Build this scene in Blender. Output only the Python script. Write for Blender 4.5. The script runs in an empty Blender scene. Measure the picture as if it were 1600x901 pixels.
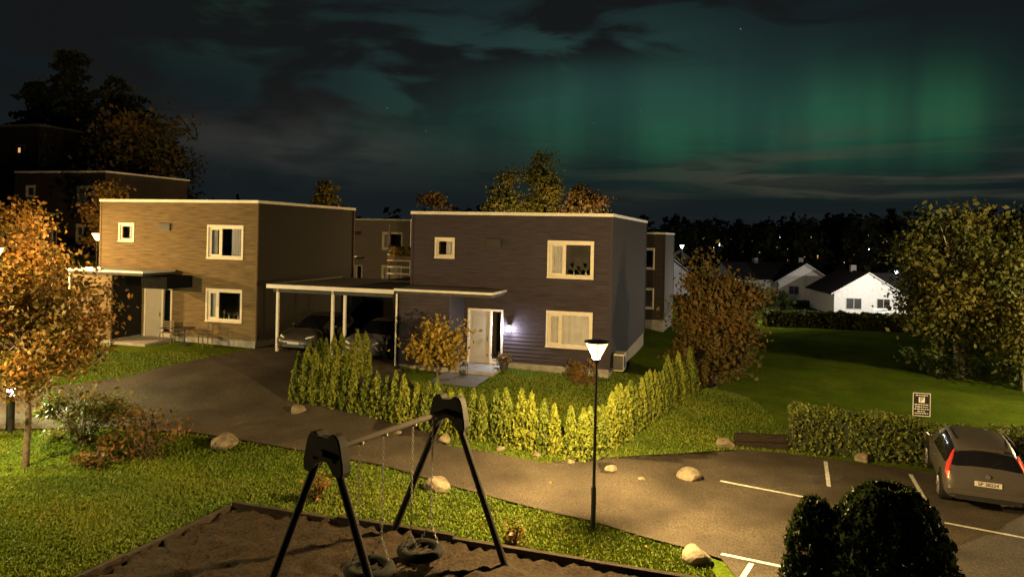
import bpy, bmesh, math, random
import numpy as np
from mathutils import Vector, Matrix
rnd=random.Random(7); rng=np.random.default_rng(7)
scene=bpy.context.scene
col=scene.collection
A=math.radians(16.5)

# ------------------------------------------------------------------ terrain
CP=np.array([(-30,10,.3),(-12,11,0),(0,10,0),(12,10,0),(30,12,-.3),(0,2,0),(-15,2,0),(15,2,0),
(-13,18,.05),(-6,16,0),(2,15,0),(9,17,0),(20,17,-.2),(-9,19.5,.1),
(-15,22,.4),(-8,22,.45),(-2,20.8,.3),(2.3,19.6,.22),(6,22,.1),(9,22,0),(14,21,-.1),(5,18,.0),(12,17,0),
(-20,26,1.0),(-10,27,1.1),(-5,26,.95),(0,25,.85),(3,25,.75),(7,27.5,.45),(10,30,.0),(16,30,-.5),(25,38,-1),
(-20,30,1.35),(-14,30,1.3),(-10,31,1.25),(-6,30,1.1),(-7,33,1.15),(0,29,.98),(4,28,.95),(0,33,1),(-14,35,1.35),
(-15,40,1.5),(-22,36,1.9),(0,40,1.1),(7,40,.5),(12,42,-.5),(20,50,-1.3),(20,68,-1.9),(30,60,-1.5),
(-30,52,4),(-26,56,4),(-40,60,5),(-15,50,2.4),(0,55,1.2),(0,80,0),(40,100,-3.3),(60,120,-3.3),(50,80,-2.5),(35,75,-2.3),
(-50,80,7),(-80,120,9),(0,120,-2),(100,150,-4),(80,80,-2.5),(50,45,-1.2),(-60,40,4),(200,200,-5),(0,300,-5),(-200,200,10),(400,400,-5),(-400,400,8),(0,900,-6),(900,900,-6),(-900,900,4)],float)
def H(x,y):
    x=np.asarray(x,float); y=np.asarray(y,float); sh=x.shape
    x=x.ravel(); y=y.ravel(); out=np.empty(len(x))
    for i in range(0,len(x),20000):
        d=(x[i:i+20000,None]-CP[None,:,0])**2+(y[i:i+20000,None]-CP[None,:,1])**2
        w=1/(d+5.0)**2
        out[i:i+20000]=(w*CP[None,:,2]).sum(1)/w.sum(1)
    return out.reshape(sh)
def h(x,y): return float(H(np.array([x]),np.array([y]))[0])

# ------------------------------------------------------------------ materials
MATS={}
def newmat(name):
    m=bpy.data.materials.new(name); m.use_nodes=True
    nt=m.node_tree; b=nt.nodes['Principled BSDF']; return m,nt,b
def mat(name,c,rough=.7,var=.25,scale=6,bump=.0,bscale=40,metal=0,spec=.5,c2=None,stretch=None):
    if name in MATS: return MATS[name]
    m,nt,b=newmat(name); N=nt.nodes; L=nt.links
    tc=N.new('ShaderNodeTexCoord'); src=tc.outputs['Object']
    if stretch:
        mp=N.new('ShaderNodeMapping'); mp.inputs['Scale'].default_value=stretch; L.new(src,mp.inputs[0]); src=mp.outputs[0]
    n=N.new('ShaderNodeTexNoise'); n.inputs['Scale'].default_value=scale; n.inputs['Detail'].default_value=6; L.new(src,n.inputs['Vector'])
    r=N.new('ShaderNodeValToRGB'); r.color_ramp.elements[0].position=.3; r.color_ramp.elements[1].position=.7
    if c2 is None: c2=tuple(min(1,v*(1+var)) for v in c); c1=tuple(v*(1-var) for v in c)
    else: c1=c
    r.color_ramp.elements[0].color=(*c1,1); r.color_ramp.elements[1].color=(*c2,1)
    L.new(n.outputs['Fac'],r.inputs[0]); L.new(r.outputs[0],b.inputs['Base Color'])
    b.inputs['Roughness'].default_value=rough; b.inputs['Metallic'].default_value=metal
    b.inputs['Specular IOR Level'].default_value=spec
    if bump:
        n2=N.new('ShaderNodeTexNoise'); n2.inputs['Scale'].default_value=bscale; n2.inputs['Detail'].default_value=8; L.new(src,n2.inputs['Vector'])
        bp=N.new('ShaderNodeBump'); bp.inputs['Strength'].default_value=bump; bp.inputs['Distance'].default_value=.03
        L.new(n2.outputs['Fac'],bp.inputs['Height']); L.new(bp.outputs[0],b.inputs['Normal'])
    MATS[name]=m; return m
def emit(name,c,s):
    if name in MATS: return MATS[name]
    m,nt,b=newmat(name); b.inputs['Base Color'].default_value=(*c,1); b.inputs['Emission Color'].default_value=(*c,1); b.inputs['Emission Strength'].default_value=s
    MATS[name]=m; return m
def glassy(name,tint=(.9,.9,.9),refl=.12):
    if name in MATS: return MATS[name]
    m,nt,b=newmat(name); N=nt.nodes; L=nt.links; N.remove(b)
    o=[n for n in N if n.type=='OUTPUT_MATERIAL'][0]
    t=N.new('ShaderNodeBsdfTransparent'); t.inputs[0].default_value=(*tint,1)
    g=N.new('ShaderNodeBsdfGlossy'); g.inputs['Roughness'].default_value=.03
    mx=N.new('ShaderNodeMixShader'); f=N.new('ShaderNodeFresnel'); f.inputs[0].default_value=1.5
    ad=N.new('ShaderNodeMath'); ad.operation='ADD'; ad.inputs[1].default_value=refl-.04; L.new(f.outputs[0],ad.inputs[0])
    L.new(ad.outputs[0],mx.inputs[0]); L.new(t.outputs[0],mx.inputs[1]); L.new(g.outputs[0],mx.inputs[2]); L.new(mx.outputs[0],o.inputs[0])
    MATS[name]=m; return m
def diffuser(name,c,s):
    if name in MATS: return MATS[name]
    m,nt,b=newmat(name); N=nt.nodes; L=nt.links; N.remove(b)
    o=[n for n in N if n.type=='OUTPUT_MATERIAL'][0]
    t=N.new('ShaderNodeBsdfTransparent'); e=N.new('ShaderNodeEmission'); e.inputs[0].default_value=(*c,1); e.inputs[1].default_value=s
    mx=N.new('ShaderNodeMixShader'); mx.inputs[0].default_value=.5
    L.new(t.outputs[0],mx.inputs[1]); L.new(e.outputs[0],mx.inputs[2]); L.new(mx.outputs[0],o.inputs[0])
    MATS[name]=m; return m
def leafmat(name,cols,trans=.3):
    if name in MATS: return MATS[name]
    m,nt,b=newmat(name); N=nt.nodes; L=nt.links
    o=[n for n in N if n.type=='OUTPUT_MATERIAL'][0]
    at=N.new('ShaderNodeAttribute'); at.attribute_name='tint'
    r=N.new('ShaderNodeValToRGB'); cr=r.color_ramp
    while len(cr.elements)<len(cols): cr.elements.new(.5)
    for i,c in enumerate(cols): cr.elements[i].position=i/(len(cols)-1); cr.elements[i].color=(*c,1)
    L.new(at.outputs['Fac'],r.inputs[0])
    b.inputs['Roughness'].default_value=.65; b.inputs['Specular IOR Level'].default_value=.25
    L.new(r.outputs[0],b.inputs['Base Color'])
    if trans>0:
        t=N.new('ShaderNodeBsdfTranslucent'); L.new(r.outputs[0],t.inputs[0])
        mx=N.new('ShaderNodeMixShader'); mx.inputs[0].default_value=trans
        L.new(b.outputs[0],mx.inputs[1]); L.new(t.outputs[0],mx.inputs[2]); L.new(mx.outputs[0],o.inputs[0])
    MATS[name]=m; return m

# ------------------------------------------------------------------ mesh builder
class MB:
    def __init__(s): s.v=[]; s.f=[]; s.m=[]
    def add(s,vs,fs,mi=0):
        b=len(s.v); s.v+= [tuple(v) for v in vs]; s.f+=[tuple(b+i for i in f) for f in fs]; s.m+=[mi]*len(fs)
    def box(s,x0,x1,y0,y1,z0,z1,mi=0,M=None):
        vs=[Vector(p) for p in [(x0,y0,z0),(x1,y0,z0),(x1,y1,z0),(x0,y1,z0),(x0,y0,z1),(x1,y0,z1),(x1,y1,z1),(x0,y1,z1)]]
        if M: vs=[M@v for v in vs]
        s.add(vs,[(0,3,2,1),(4,5,6,7),(0,1,5,4),(1,2,6,5),(2,3,7,6),(3,0,4,7)],mi)
    def tube(s,pts,rads,n=8,mi=0,caps=True):
        pts=[Vector(p) for p in pts]; vs=[]; fs=[]
        for i,p in enumerate(pts):
            d=(pts[min(i+1,len(pts)-1)]-pts[max(i-1,0)]).normalized()
            u=d.cross(Vector((0,1,0)) if abs(d.y)<.9 else Vector((1,0,0))).normalized(); w=d.cross(u)
            r=rads[i] if hasattr(rads,'__len__') else rads
            for k in range(n):
                a=2*math.pi*k/n; vs.append(p+u*math.cos(a)*r+w*math.sin(a)*r)
        for i in range(len(pts)-1):
            for k in range(n):
                fs.append((i*n+k,i*n+(k+1)%n,(i+1)*n+(k+1)%n,(i+1)*n+k))
        if caps: fs.append(tuple(range(n-1,-1,-1))); fs.append(tuple((len(pts)-1)*n+k for k in range(n)))
        s.add(vs,fs,mi)
    def obj(s,name,mats,parent=None,loc=(0,0,0),rotz=0,smooth=False,bevel=0):
        me=bpy.data.meshes.new(name); me.from_pydata(s.v,[],s.f)
        for m in mats: me.materials.append(m)
        me.polygons.foreach_set('material_index',s.m)
        if smooth: me.polygons.foreach_set('use_smooth',[True]*len(s.f))
        me.update()
        o=bpy.data.objects.new(name,me); col.objects.link(o); o.location=loc; o.rotation_euler=(0,0,rotz)
        if parent: o.parent=parent
        if bevel:
            b=o.modifiers.new('b','BEVEL'); b.width=bevel; b.segments=2; b.limit_method='ANGLE'
        return o
def empty(name,loc=(0,0,0),rotz=0):
    o=bpy.data.objects.new(name,None); col.objects.link(o); o.location=loc; o.rotation_euler=(0,0,rotz); o.empty_display_size=.3; return o
def leaf_obj(name,C,size,m,parent=None,tint=None,up=0.,elong=1.6,flat=0.):
    C=np.asarray(C,float); N=len(C)
    a=rng.normal(size=(N,3)); a[:,2]+=up; a/=np.linalg.norm(a,axis=1,keepdims=True)
    r=rng.normal(size=(N,3)); b=np.cross(a,r); b/=np.linalg.norm(b,axis=1,keepdims=True)
    s=size*(.6+.8*rng.random((N,1)))
    V=np.stack([C-a*s*elong/2,C+b*s*.5,C+a*s*elong/2,C-b*s*.5],1).reshape(-1,3)
    me=bpy.data.meshes.new(name); me.vertices.add(4*N); me.vertices.foreach_set('co',V.ravel())
    me.loops.add(4*N); me.loops.foreach_set('vertex_index',np.arange(4*N,dtype=np.int32))
    me.polygons.add(N); me.polygons.foreach_set('loop_start',np.arange(0,4*N,4,dtype=np.int32))
    try: me.polygons.foreach_set('loop_total',np.full(N,4,dtype=np.int32))
    except Exception: pass
    me.update(calc_edges=True)
    t=rng.random(N) if tint is None else np.clip(tint,0,1)
    at=me.attributes.new('tint','FLOAT','POINT'); at.data.foreach_set('value',np.repeat(t,4).astype(np.float32))
    me.materials.append(m)
    o=bpy.data.objects.new(name,me); col.objects.link(o)
    if parent: o.parent=parent
    return o
def in_poly(x,y,poly):
    ins=np.zeros(len(x),bool); n=len(poly)
    for i in range(n):
        x1,y1=poly[i]; x2,y2=poly[(i+1)%n]
        if y1==y2: continue
        c=((y1>y)!=(y2>y))&(x<(x2-x1)*(y-y1)/(y2-y1)+x1); ins^=c
    return ins

M_bark=mat('bark',(.07,.05,.035),.9,.4,12,.6,30)
M_birch=mat('birch_bark',(.08,.07,.06),.8,.3,8,c2=(.45,.43,.4))
LF_orange=leafmat('autumn_leaves_orange',[(.04,.045,.01),(.08,.055,.011),(.13,.068,.012),(.2,.09,.015)])
LF_olive=leafmat('autumn_leaves_olive',[(.035,.045,.012),(.07,.06,.018),(.115,.07,.018),(.15,.08,.025)])
LF_yellow=leafmat('birch_leaves_yellow',[(.04,.06,.013),(.09,.09,.017),(.16,.125,.022)])
LF_green=leafmat('leaves_green',[(.025,.045,.012),(.05,.08,.018),(.09,.1,.025)])
LF_red=leafmat('shrub_leaves_red',[(.06,.06,.014),(.11,.07,.018),(.16,.07,.02)])
LF_dark=leafmat('conifer_needles',[(.008,.012,.006),(.015,.022,.01),(.03,.035,.014)],0)
LF_thuja=leafmat('thuja_foliage',[(.045,.07,.01),(.11,.14,.016),(.22,.235,.026)],.25)
LF_grass=leafmat('grass_blades',[(.045,.08,.007),(.085,.12,.01),(.14,.155,.016)],.2)

def crown_pts(c,rad,ncl,per,clr,low=-.8):
    P=[];T=[];CC=[]
    for i in range(ncl):
        while True:
            q=rng.uniform(-1,1,3); r=np.linalg.norm(q)
            if .35<r<1 and q[2]>low: break
        q*= .8+.3*rng.random()
        cc=np.array(c)+q*np.array(rad); CC.append(cc)
        k=int(per*(.4+1.2*rng.random())); s=clr*(.6+.8*rng.random())
        p=cc+rng.normal(size=(k,3))*s*np.array([1,1,.7]); P.append(p)
        T.append(np.clip(rng.random()*.6+rng.random(k)*.45,0,1))
    return np.concatenate(P),np.concatenate(T),CC
def tree(name,x,y,ht,rad,cz,lm,ncl=45,per=180,clr=.35,leaf=.1,tr=.1,bark=None,stems=1,base=None,low=-.8):
    z=h(x,y) if base is None else base
    mb=MB(); c=np.array([0,0,cz]); P,T,CC=crown_pts(c,rad,ncl,per,clr,low)
    for s in range(stems):
        ox=rnd.uniform(-.5,.5)*rad[0]*.3*(stems>1)
        fk=cz-rad[2]*.55
        pts=[(ox*.3,0,-.3),(ox*.4,0,.05),(ox*.7+rnd.uniform(-.05,.05),rnd.uniform(-.05,.05),fk*.5),(ox,0,fk),(ox*1.3,0,cz),(ox*1.3+rnd.uniform(-.2,.2),0,cz+rad[2]*.8)]
        mb.tube(pts,[tr*1.25,tr,tr*.85,tr*.7,tr*.4,tr*.12],8)
    for cc in CC[::2]:
        t=rnd.uniform(.1,.75); st=Vector((0,0,fk+(cz-fk)*t*1.2)); e=Vector(cc)
        md=(st+e)/2+Vector((rnd.uniform(-.1,.1),rnd.uniform(-.1,.1),.1*rad[2]))
        mb.tube([st,md,e],[tr*.35,tr*.22,tr*.06],5,caps=False)
    o=mb.obj(name,[bark or M_bark],loc=(x,y,z),smooth=True)
    leaf_obj('crown',P,leaf,lm,o,T)
    return o
def conifer(name,x,y,ht,r,lm,n=5000,leaf=.35,z=None,pine=False):
    z=h(x,y) if z is None else z
    mb=MB(); mb.tube([(0,0,-.5),(0,0,ht*.5),(0,0,ht)],[r*.09,r*.06,.03],7)
    P=[];T=[]
    tiers=int(ht*1.1)
    for i in range(tiers):
        f=i/tiers
        zz=ht*(.12+.86*f) if not pine else ht*(.35+.63*f)
        rr=r*(1-f)**.8*(.7+.5*rng.random()) if not pine else r*math.sin(math.pi*min(1,.25+.72*f))**.6*(.35+.9*rng.random())
        nb=rng.integers(4,7)
        for b in range(nb):
            a=rng.random()*6.28; ln=rr*(.6+.5*rng.random()); k=max(6,int(n/tiers/nb))
            s=rng.random(k)**.7*ln
            p=np.stack([np.cos(a)*s,np.sin(a)*s,zz-s*.25+0*s],1)+rng.normal(size=(k,3))*np.array([.12,.12,.07])*(r*.6)
            P.append(p); T.append(rng.random()*.5+rng.random(k)*.5)
            if b<3: mb.tube([(0,0,zz),(math.cos(a)*ln,math.sin(a)*ln,zz-ln*.25)],[.05,.015],4,caps=False)
    o=mb.obj(name,[M_bark],loc=(x,y,z)); leaf_obj('needles',np.concatenate(P),leaf,lm,o,np.concatenate(T)); return o
def shrub(name,x,y,rad,lm,n=2500,leaf=.07,z=None,ncl=25):
    z=h(x,y) if z is None else z
    mb=MB()
    P,T,CC=crown_pts((0,0,rad[2]*.95),rad,ncl,n/ncl,min(rad)*.28,-1)
    for cc in CC: mb.tube([(rnd.uniform(-.08,.08),rnd.uniform(-.08,.08),-.05),tuple(cc*np.array([.5,.5,.6])),tuple(cc)],[.02,.014,.005],5,caps=False)
    o=mb.obj(name,[M_bark],loc=(x,y,z)); leaf_obj('foliage',P[P[:,2]>.02],leaf,lm,o,T[P[:,2]>.02]); return o

# ------------------------------------------------------------------ ground
def axis(lo,hi,c0,c1,st):
    a=list(np.arange(c0,c1+1e-6,st)); s=st; x=c1
    while x<hi: s*=1.22; x+=s; a.append(x)
    s=st; x=c0; b=[]
    while x>lo: s*=1.22; x-=s; b.append(x)
    return np.array(b[::-1]+a)
xs=axis(-3000,3000,-24,24,.4); ys=axis(-60,4000,4,42,.4)
X,Y=np.meshgrid(xs,ys); Z=H(X,Y)
V=np.stack([X.ravel(),Y.ravel(),Z.ravel()],1)
nx=len(xs); F=[(j*nx+i,j*nx+i+1,(j+1)*nx+i+1,(j+1)*nx+i) for j in range(len(ys)-1) for i in range(nx-1)]
me=bpy.data.meshes.new('ground'); me.from_pydata(V.tolist(),[],F); me.polygons.foreach_set('use_smooth',[True]*len(F))
def ground_mat():
    m,nt,b=newmat('lawn'); N=nt.nodes; L=nt.links
    tc=N.new('ShaderNodeTexCoord')
    def noise(s,d=6):
        n=N.new('ShaderNodeTexNoise'); n.inputs['Scale'].default_value=s; n.inputs['Detail'].default_value=d; L.new(tc.outputs['Object'],n.inputs['Vector']); return n
    a=noise(.5); c=noise(9); r=N.new('ShaderNodeValToRGB'); r.color_ramp.elements[0].position=.36; r.color_ramp.elements[1].position=.64
    r.color_ramp.elements[0].color=(.034,.065,.006,1); r.color_ramp.elements[1].color=(.09,.125,.012,1)
    mm=N.new('ShaderNodeMath'); mm.operation='ADD'; m2=N.new('ShaderNodeMath'); m2.operation='MULTIPLY'; m2.inputs[1].default_value=.5
    L.new(a.outputs[0],mm.inputs[0]); L.new(c.outputs[0],mm.inputs[1]); L.new(mm.outputs[0],m2.inputs[0]); L.new(m2.outputs[0],r.inputs[0])
    d=noise(1.7,4); r2=N.new('ShaderNodeValToRGB'); r2.color_ramp.elements[0].position=.54; r2.color_ramp.elements[1].position=.72
    mx=N.new('ShaderNodeMixRGB'); mx.inputs[2].default_value=(.065,.06,.014,1); L.new(d.outputs[0],r2.inputs[0]); L.new(r2.outputs[0],mx.inputs[0]); L.new(r.outputs[0],mx.inputs[1])
    L.new(mx.outputs[0],b.inputs['Base Color']); b.inputs['Roughness'].default_value=1.0; b.inputs['Specular IOR Level'].default_value=0
    e=noise(45); bp=N.new('ShaderNodeBump'); bp.inputs['Strength'].default_value=.9; bp.inputs['Distance'].default_value=.05; L.new(e.outputs[0],bp.inputs['Height']); L.new(bp.outputs[0],b.inputs['Normal'])
    return m
me.materials.append(ground_mat()); g=bpy.data.objects.new('ground',me); col.objects.link(g)

def sheet(name,poly,off,step,m,fn=None):
    bm=bmesh.new(); f=bm.faces.new([bm.verts.new((x,y,0)) for x,y in poly]); 
    if f.normal.z<0: f.normal_flip()
    bmesh.ops.triangulate(bm,faces=[f])
    for ax in (0,1):
        lo=min(p[ax] for p in poly); hi=max(p[ax] for p in poly); k=math.ceil(lo/step)*step
        while k<hi:
            co=[0,0,0]; no=[0,0,0]; co[ax]=k+1e-4; no[ax]=1
            bmesh.ops.bisect_plane(bm,geom=bm.verts[:]+bm.edges[:]+bm.faces[:],plane_co=co,plane_no=no); k+=step
    xy=np.array([v.co[:2] for v in bm.verts]); z=H(xy[:,0],xy[:,1])+off
    if fn is not None: z+=fn(xy[:,0],xy[:,1])
    for v,zz in zip(bm.verts,z): v.co.z=zz
    bmesh.ops.recalc_face_normals(bm,faces=bm.faces[:])
    if sum(f.normal.z for f in bm.faces)<0: bmesh.ops.reverse_faces(bm,faces=bm.faces[:])
    me=bpy.data.meshes.new(name); bm.to_mesh(me); bm.free(); me.materials.append(m)
    me.polygons.foreach_set('use_smooth',[True]*len(me.polygons))
    o=bpy.data.objects.new(name,me); col.objects.link(o); return o

ROAD=[(-30,18),(-20,19.6),(-14.6,21),(-11.5,21.6),(-9.2,21.3),(-7.4,20.6),(-5.2,19.7),(-3.17,18.8),(-1.42,17.6),(.1,16.85),(1.98,15.98),(2.85,15.3),(3.6,14.8),(4.2,14.3),(4.25,13.6),(4.1,5),(30,4.5),
 (30,14),(22,16.6),(13.5,19.4),(8.3,21.3),(6.8,21.5),(6.1,20.2),(5.5,18.6),(5.14,17.66),(4.13,17.8),(2.67,18.5),(.94,19.4),(-1.69,20.5),(-5.25,21.96),(-7.0,22.7),(-7.9,23.4),(-7.9,24.6),(-6.9,26.4),(-5.2,28.2),(-4.3,28.7),
 (-2.9,33.4),(-8.6,35.1),(-10.3,31.0),(-10.75,30.4),(-11.6,29.0),(-13.3,26.0),(-16.9,24.6),(-30,22.6)]
def asphalt():
    m,nt,b=newmat('asphalt'); N=nt.nodes; L=nt.links; tc=N.new('ShaderNodeTexCoord')
    def noise(s,d=8):
        n=N.new('ShaderNodeTexNoise'); n.inputs['Scale'].default_value=s; n.inputs['Detail'].default_value=d; L.new(tc.outputs['Object'],n.inputs['Vector']); return n
    a=noise(.8,5); r=N.new('ShaderNodeValToRGB'); r.color_ramp.elements[0].position=.3; r.color_ramp.elements[1].position=.72
    r.color_ramp.elements[0].color=(.030,.024,.018,1); r.color_ramp.elements[1].color=(.065,.053,.038,1)
    c=noise(38,5); mx=N.new('ShaderNodeMixRGB'); mx.blend_type='OVERLAY'; mx.inputs[0].default_value=1.0
    cr=N.new('ShaderNodeValToRGB'); cr.color_ramp.elements[0].position=.35; cr.color_ramp.elements[1].position=.65; L.new(c.outputs[0],cr.inputs[0])
    cr.color_ramp.elements[0].color=(.2,.2,.2,1); cr.color_ramp.elements[1].color=(.8,.8,.8,1)
    L.new(a.outputs[0],r.inputs[0]); L.new(r.outputs[0],mx.inputs[1]); L.new(cr.outputs[0],mx.inputs[2]); L.new(mx.outputs[0],b.inputs['Base Color'])
    b.inputs['Roughness'].default_value=.85; b.inputs['Specular IOR Level'].default_value=.2
    bp=N.new('ShaderNodeBump'); bp.inputs['Strength'].default_value=.9; bp.inputs['Distance'].default_value=.025; L.new(c.outputs[0],bp.inputs['Height']); L.new(bp.outputs[0],b.inputs['Normal'])
    return m
M_asph=asphalt()
sheet('asphalt_road',ROAD,.055,.4,M_asph)
SAND=[(-6.0,16.2),(2.6,13.55),(4.0,12.6),(4.0,6),(-10,6),(-8.6,9.5)]
def lumps(x,y):
    return .05*(np.sin(x*5.1+1.3*np.sin(y*4.3))*np.sin(y*5.7+1.7*np.sin(x*3.9)))+.03*np.sin(x*11+y*7)*np.sin(y*13-x*5)+.026*rng.normal(size=len(x))
sheet('playground_sand',SAND,.11,.13,mat('bark_chips',(.02,.014,.009),.95,.6,18,1.0,50,spec=.1),lumps)
mb=MB()
def board_run(mb,p,q,w,z0,z1,mi=0):
    n=max(1,int(math.dist(p,q)/2.4))
    for i in range(n):
        a=Vector(p).lerp(Vector(q),i/n); b=Vector(p).lerp(Vector(q),(i+1)/n); d=b-a; ang=math.atan2(d.y,d.x)
        Mx=Matrix.Translation((a.x,a.y,h((a.x+b.x)/2,(a.y+b.y)/2)))@Matrix.Rotation(ang,4,'Z')
        mb.box(.005,d.length-.005,-w/2,w/2,z0,z1,mi,Mx)
board_run(mb,(-6.05,16.3),(4.0,12.95),.12,-.1,.22); board_run(mb,(-6.1,16.25),(-9,8.5),.12,-.1,.16)
mb.obj('playground_timber_edging',[mat('old_timber',(.02,.015,.01),.9,.4,5,.4,20,stretch=(1,1,6),spec=.15)],bevel=.01)
M_white=mat('road_paint',(.42,.42,.39),.7,.4,14)
mb=MB()
def strip(p,q,w=.1):
    p=Vector(p);q=Vector(q);d=(q-p);n=max(1,int(d.length/.25)); s=Vector((-d.y,d.x)).normalized()*w/2; vs=[]
    for i in range(n+1):
        c=p.lerp(q,i/n)
        for k in (c-s,c+s): vs.append((k.x,k.y,h(k.x,k.y)+.062))
    mb.add(vs,[(2*i,2*i+2,2*i+3,2*i+1) for i in range(n)])
strip((5.45,18.8),(7.3,17.75)); strip((8.95,20.7),(8.14,18.6)); strip((10.85,19.8),(9.7,16.6)); strip((9.78,16.42),(12.6,14.75))
strip((4.25,14.5),(5.7,13.75)); strip((4.72,14.1),(4.3,13.4)); strip((5.0,12.9),(5.5,13.62))
mb.obj('parking_markings',[M_white])

# ------------------------------------------------------------------ lamps
M_post=mat('lamp_post_metal',(.03,.03,.03),.45,.2,5,metal=.6)
WARM=(1.,.62,.23); COOL=(.9,.95,1.)
def street_lamp(x,y,power,c=WARM,ht=4.0,head=1.0,z=None):
    z=h(x,y) if z is None else z; mb=MB()
    mb.tube([(0,0,-.3),(0,0,.9),(0,0,.95),(0,0,ht-.42)],[.055,.055,.035,.03],12)
    mb.tube([(0,0,0),(0,0,.04)],[.11,.1],12)
    mb.tube([(0,0,ht-.45),(0,0,ht-.36)],[.045,.07],12)
    mb.tube([(0,0,ht-.01),(0,0,ht+.025),(0,0,ht+.05)],[.265,.27,.12],24)
    for k in range(3):
        a=k*2.094+.5; mb.tube([(.07*math.cos(a),.07*math.sin(a),ht-.38),(.25*math.cos(a),.25*math.sin(a),ht-.01)],.008,5)
    o=mb.obj('street_lamp',[M_post],loc=(x,y,z),smooth=False)
    m2=MB(); m2.tube([(0,0,ht-.355),(0,0,ht-.012)],[.068,.245],24,caps=False)
    m2.obj('lamp_glass',[diffuser('lamp_glass_%s'%('w' if c[2]<.5 else 'c'),(1,.6,.2) if c[2]<.5 else (.9,.95,1),7)],o)
    ld=bpy.data.lights.new('bulb','POINT'); ld.energy=power; ld.color=c; ld.shadow_soft_size=.07
    l=bpy.data.objects.new('bulb',ld); col.objects.link(l); l.location=(0,0,ht-.16); l.parent=o
    return o
street_lamp(1.86,15.7,20000,(1,.66,.25))
street_lamp(-20.4,36.2,7000,z=1.9)
street_lamp(-20.7,29.6,8000)
street_lamp(-18.9,23.6,9000)
street_lamp(-13.6,15.6,10000,(1,.72,.28))
street_lamp(15.5,11.5,3000)
street_lamp(26.5,25.5,28000,(1,.76,.36),ht=6)
street_lamp(-33,58,30000,ht=5)  # extra unseen lamp, added to make the back-left trees glow
street_lamp(3,60,24000,ht=5)  # unseen lamp added behind the right house to light the birches
street_lamp(18.5,80,4000,COOL,ht=7)
street_lamp(22.2,72,4000,(1,.85,.6),ht=4.2)
street_lamp(44,84,16000,(1,.9,.8),ht=5.5)
street_lamp(62,98,16000,(1,.9,.8),ht=5.5)
# bollard lamp
mb=MB(); bz=h(-14.7,21.2)
mb.tube([(0,0,-.2),(0,0,.9)],.11,16); mb.tube([(0,0,1.14),(0,0,1.2),(0,0,1.24)],[.14,.14,.08],16)
for k in range(4):
    a=k*1.571+.4; mb.tube([(.1*math.cos(a),.1*math.sin(a),.9),(.1*math.cos(a),.1*math.sin(a),1.14)],.01,5)
bo=mb.obj('bollard_lamp',[M_post],loc=(-14.2,21.0,bz+.1))
mb=MB(); mb.tube([(0,0,.902),(0,0,1.138)],.1,16,caps=False); mb.obj('lamp_glass',[diffuser('bollard_glass',(.85,.93,1),30)],bo)
ld=bpy.data.lights.new('bulb','POINT'); ld.energy=2600; ld.color=(.85,1,.6); ld.shadow_soft_size=.05
l=bpy.data.objects.new('bulb',ld); col.objects.link(l); l.location=(0,0,1.0); l.parent=bo

# ------------------------------------------------------------------ houses
M_frame=mat('window_frame_paint',(.45,.41,.34),.5,.08,6)
M_fascia=mat('white_fascia',(.46,.44,.4),.5,.1,3)
M_conc=mat('concrete',(.2,.19,.17),.85,.25,4,.3,25)
M_room=mat('room_dark',(.06,.055,.05),.9,.3,2)
M_curt=mat('curtain_cloth',(.46,.46,.47),.9,.1,3)
M_glass=glassy('window_glass')
M_roof=mat('roof_felt',(.03,.03,.032),.9,.3,3)
M_door=mat('door_paint',(.26,.245,.21),.5,.06,3)
M_black=mat('black_metal',(.012,.012,.012),.5,.2,5)
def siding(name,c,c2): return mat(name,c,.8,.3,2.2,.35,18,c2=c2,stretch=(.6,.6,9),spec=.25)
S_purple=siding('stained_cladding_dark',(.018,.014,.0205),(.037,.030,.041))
S_pshade=siding('stained_cladding_dark_shaded',(.009,.0075,.008),(.018,.0145,.015))  # dark cladding again, with the side wall's shade put into the colour
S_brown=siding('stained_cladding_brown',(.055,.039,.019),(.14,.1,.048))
S_shaded=siding('stained_cladding_shaded',(.004,.0034,.003),(.008,.0068,.006))  # cladding darkened to paint in side-wall shade; reused on carport and block
S_black=siding('stained_cladding_black',(.02,.016,.014),(.035,.028,.024))
def boards(mb,p0,dx,nr,W,z0,z1,ops=(),mi=0,pitch=.148,lap=.028):
    p0=Vector(p0);dx=Vector(dx);nr=Vector(nr)
    zs={z0,z1}; k=z0
    while k<z1: zs.add(round(k,4)); k+=pitch
    for o in ops:
        for q in (o[2],o[3]):
            if z0<q<z1: zs.add(q)
    zs=sorted(zs)
    def off(z,top):
        f=((z-z0)/pitch); fr=f-math.floor(f+1e-4); 
        if top and fr<1e-3: fr=1
        return lap*(1-max(0,fr))
    for a,b in zip(zs[:-1],zs[1:]):
        if b-a<1e-4: continue
        mid=(a+b)/2; segs=[(0,W)]
        for o in ops:
            if o[2]<mid<o[3]:
                n=[]
                for s in segs:
                    if o[1]<=s[0] or o[0]>=s[1]: n.append(s)
                    else:
                        if o[0]>s[0]: n.append((s[0],o[0]))
                        if o[1]<s[1]: n.append((o[1],s[1]))
                segs=n
        oa=off(a,False); ob=off(b,True)
        for s0,s1 in segs:
            def P(s,z,o): return p0+dx*s+nr*o+Vector((0,0,z))
            mb.add([P(s0,a,0),P(s1,a,0),P(s0,a,oa),P(s1,a,oa),P(s0,b,ob),P(s1,b,ob)],[(2,3,5,4),(0,1,3,2)],mi)
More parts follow.
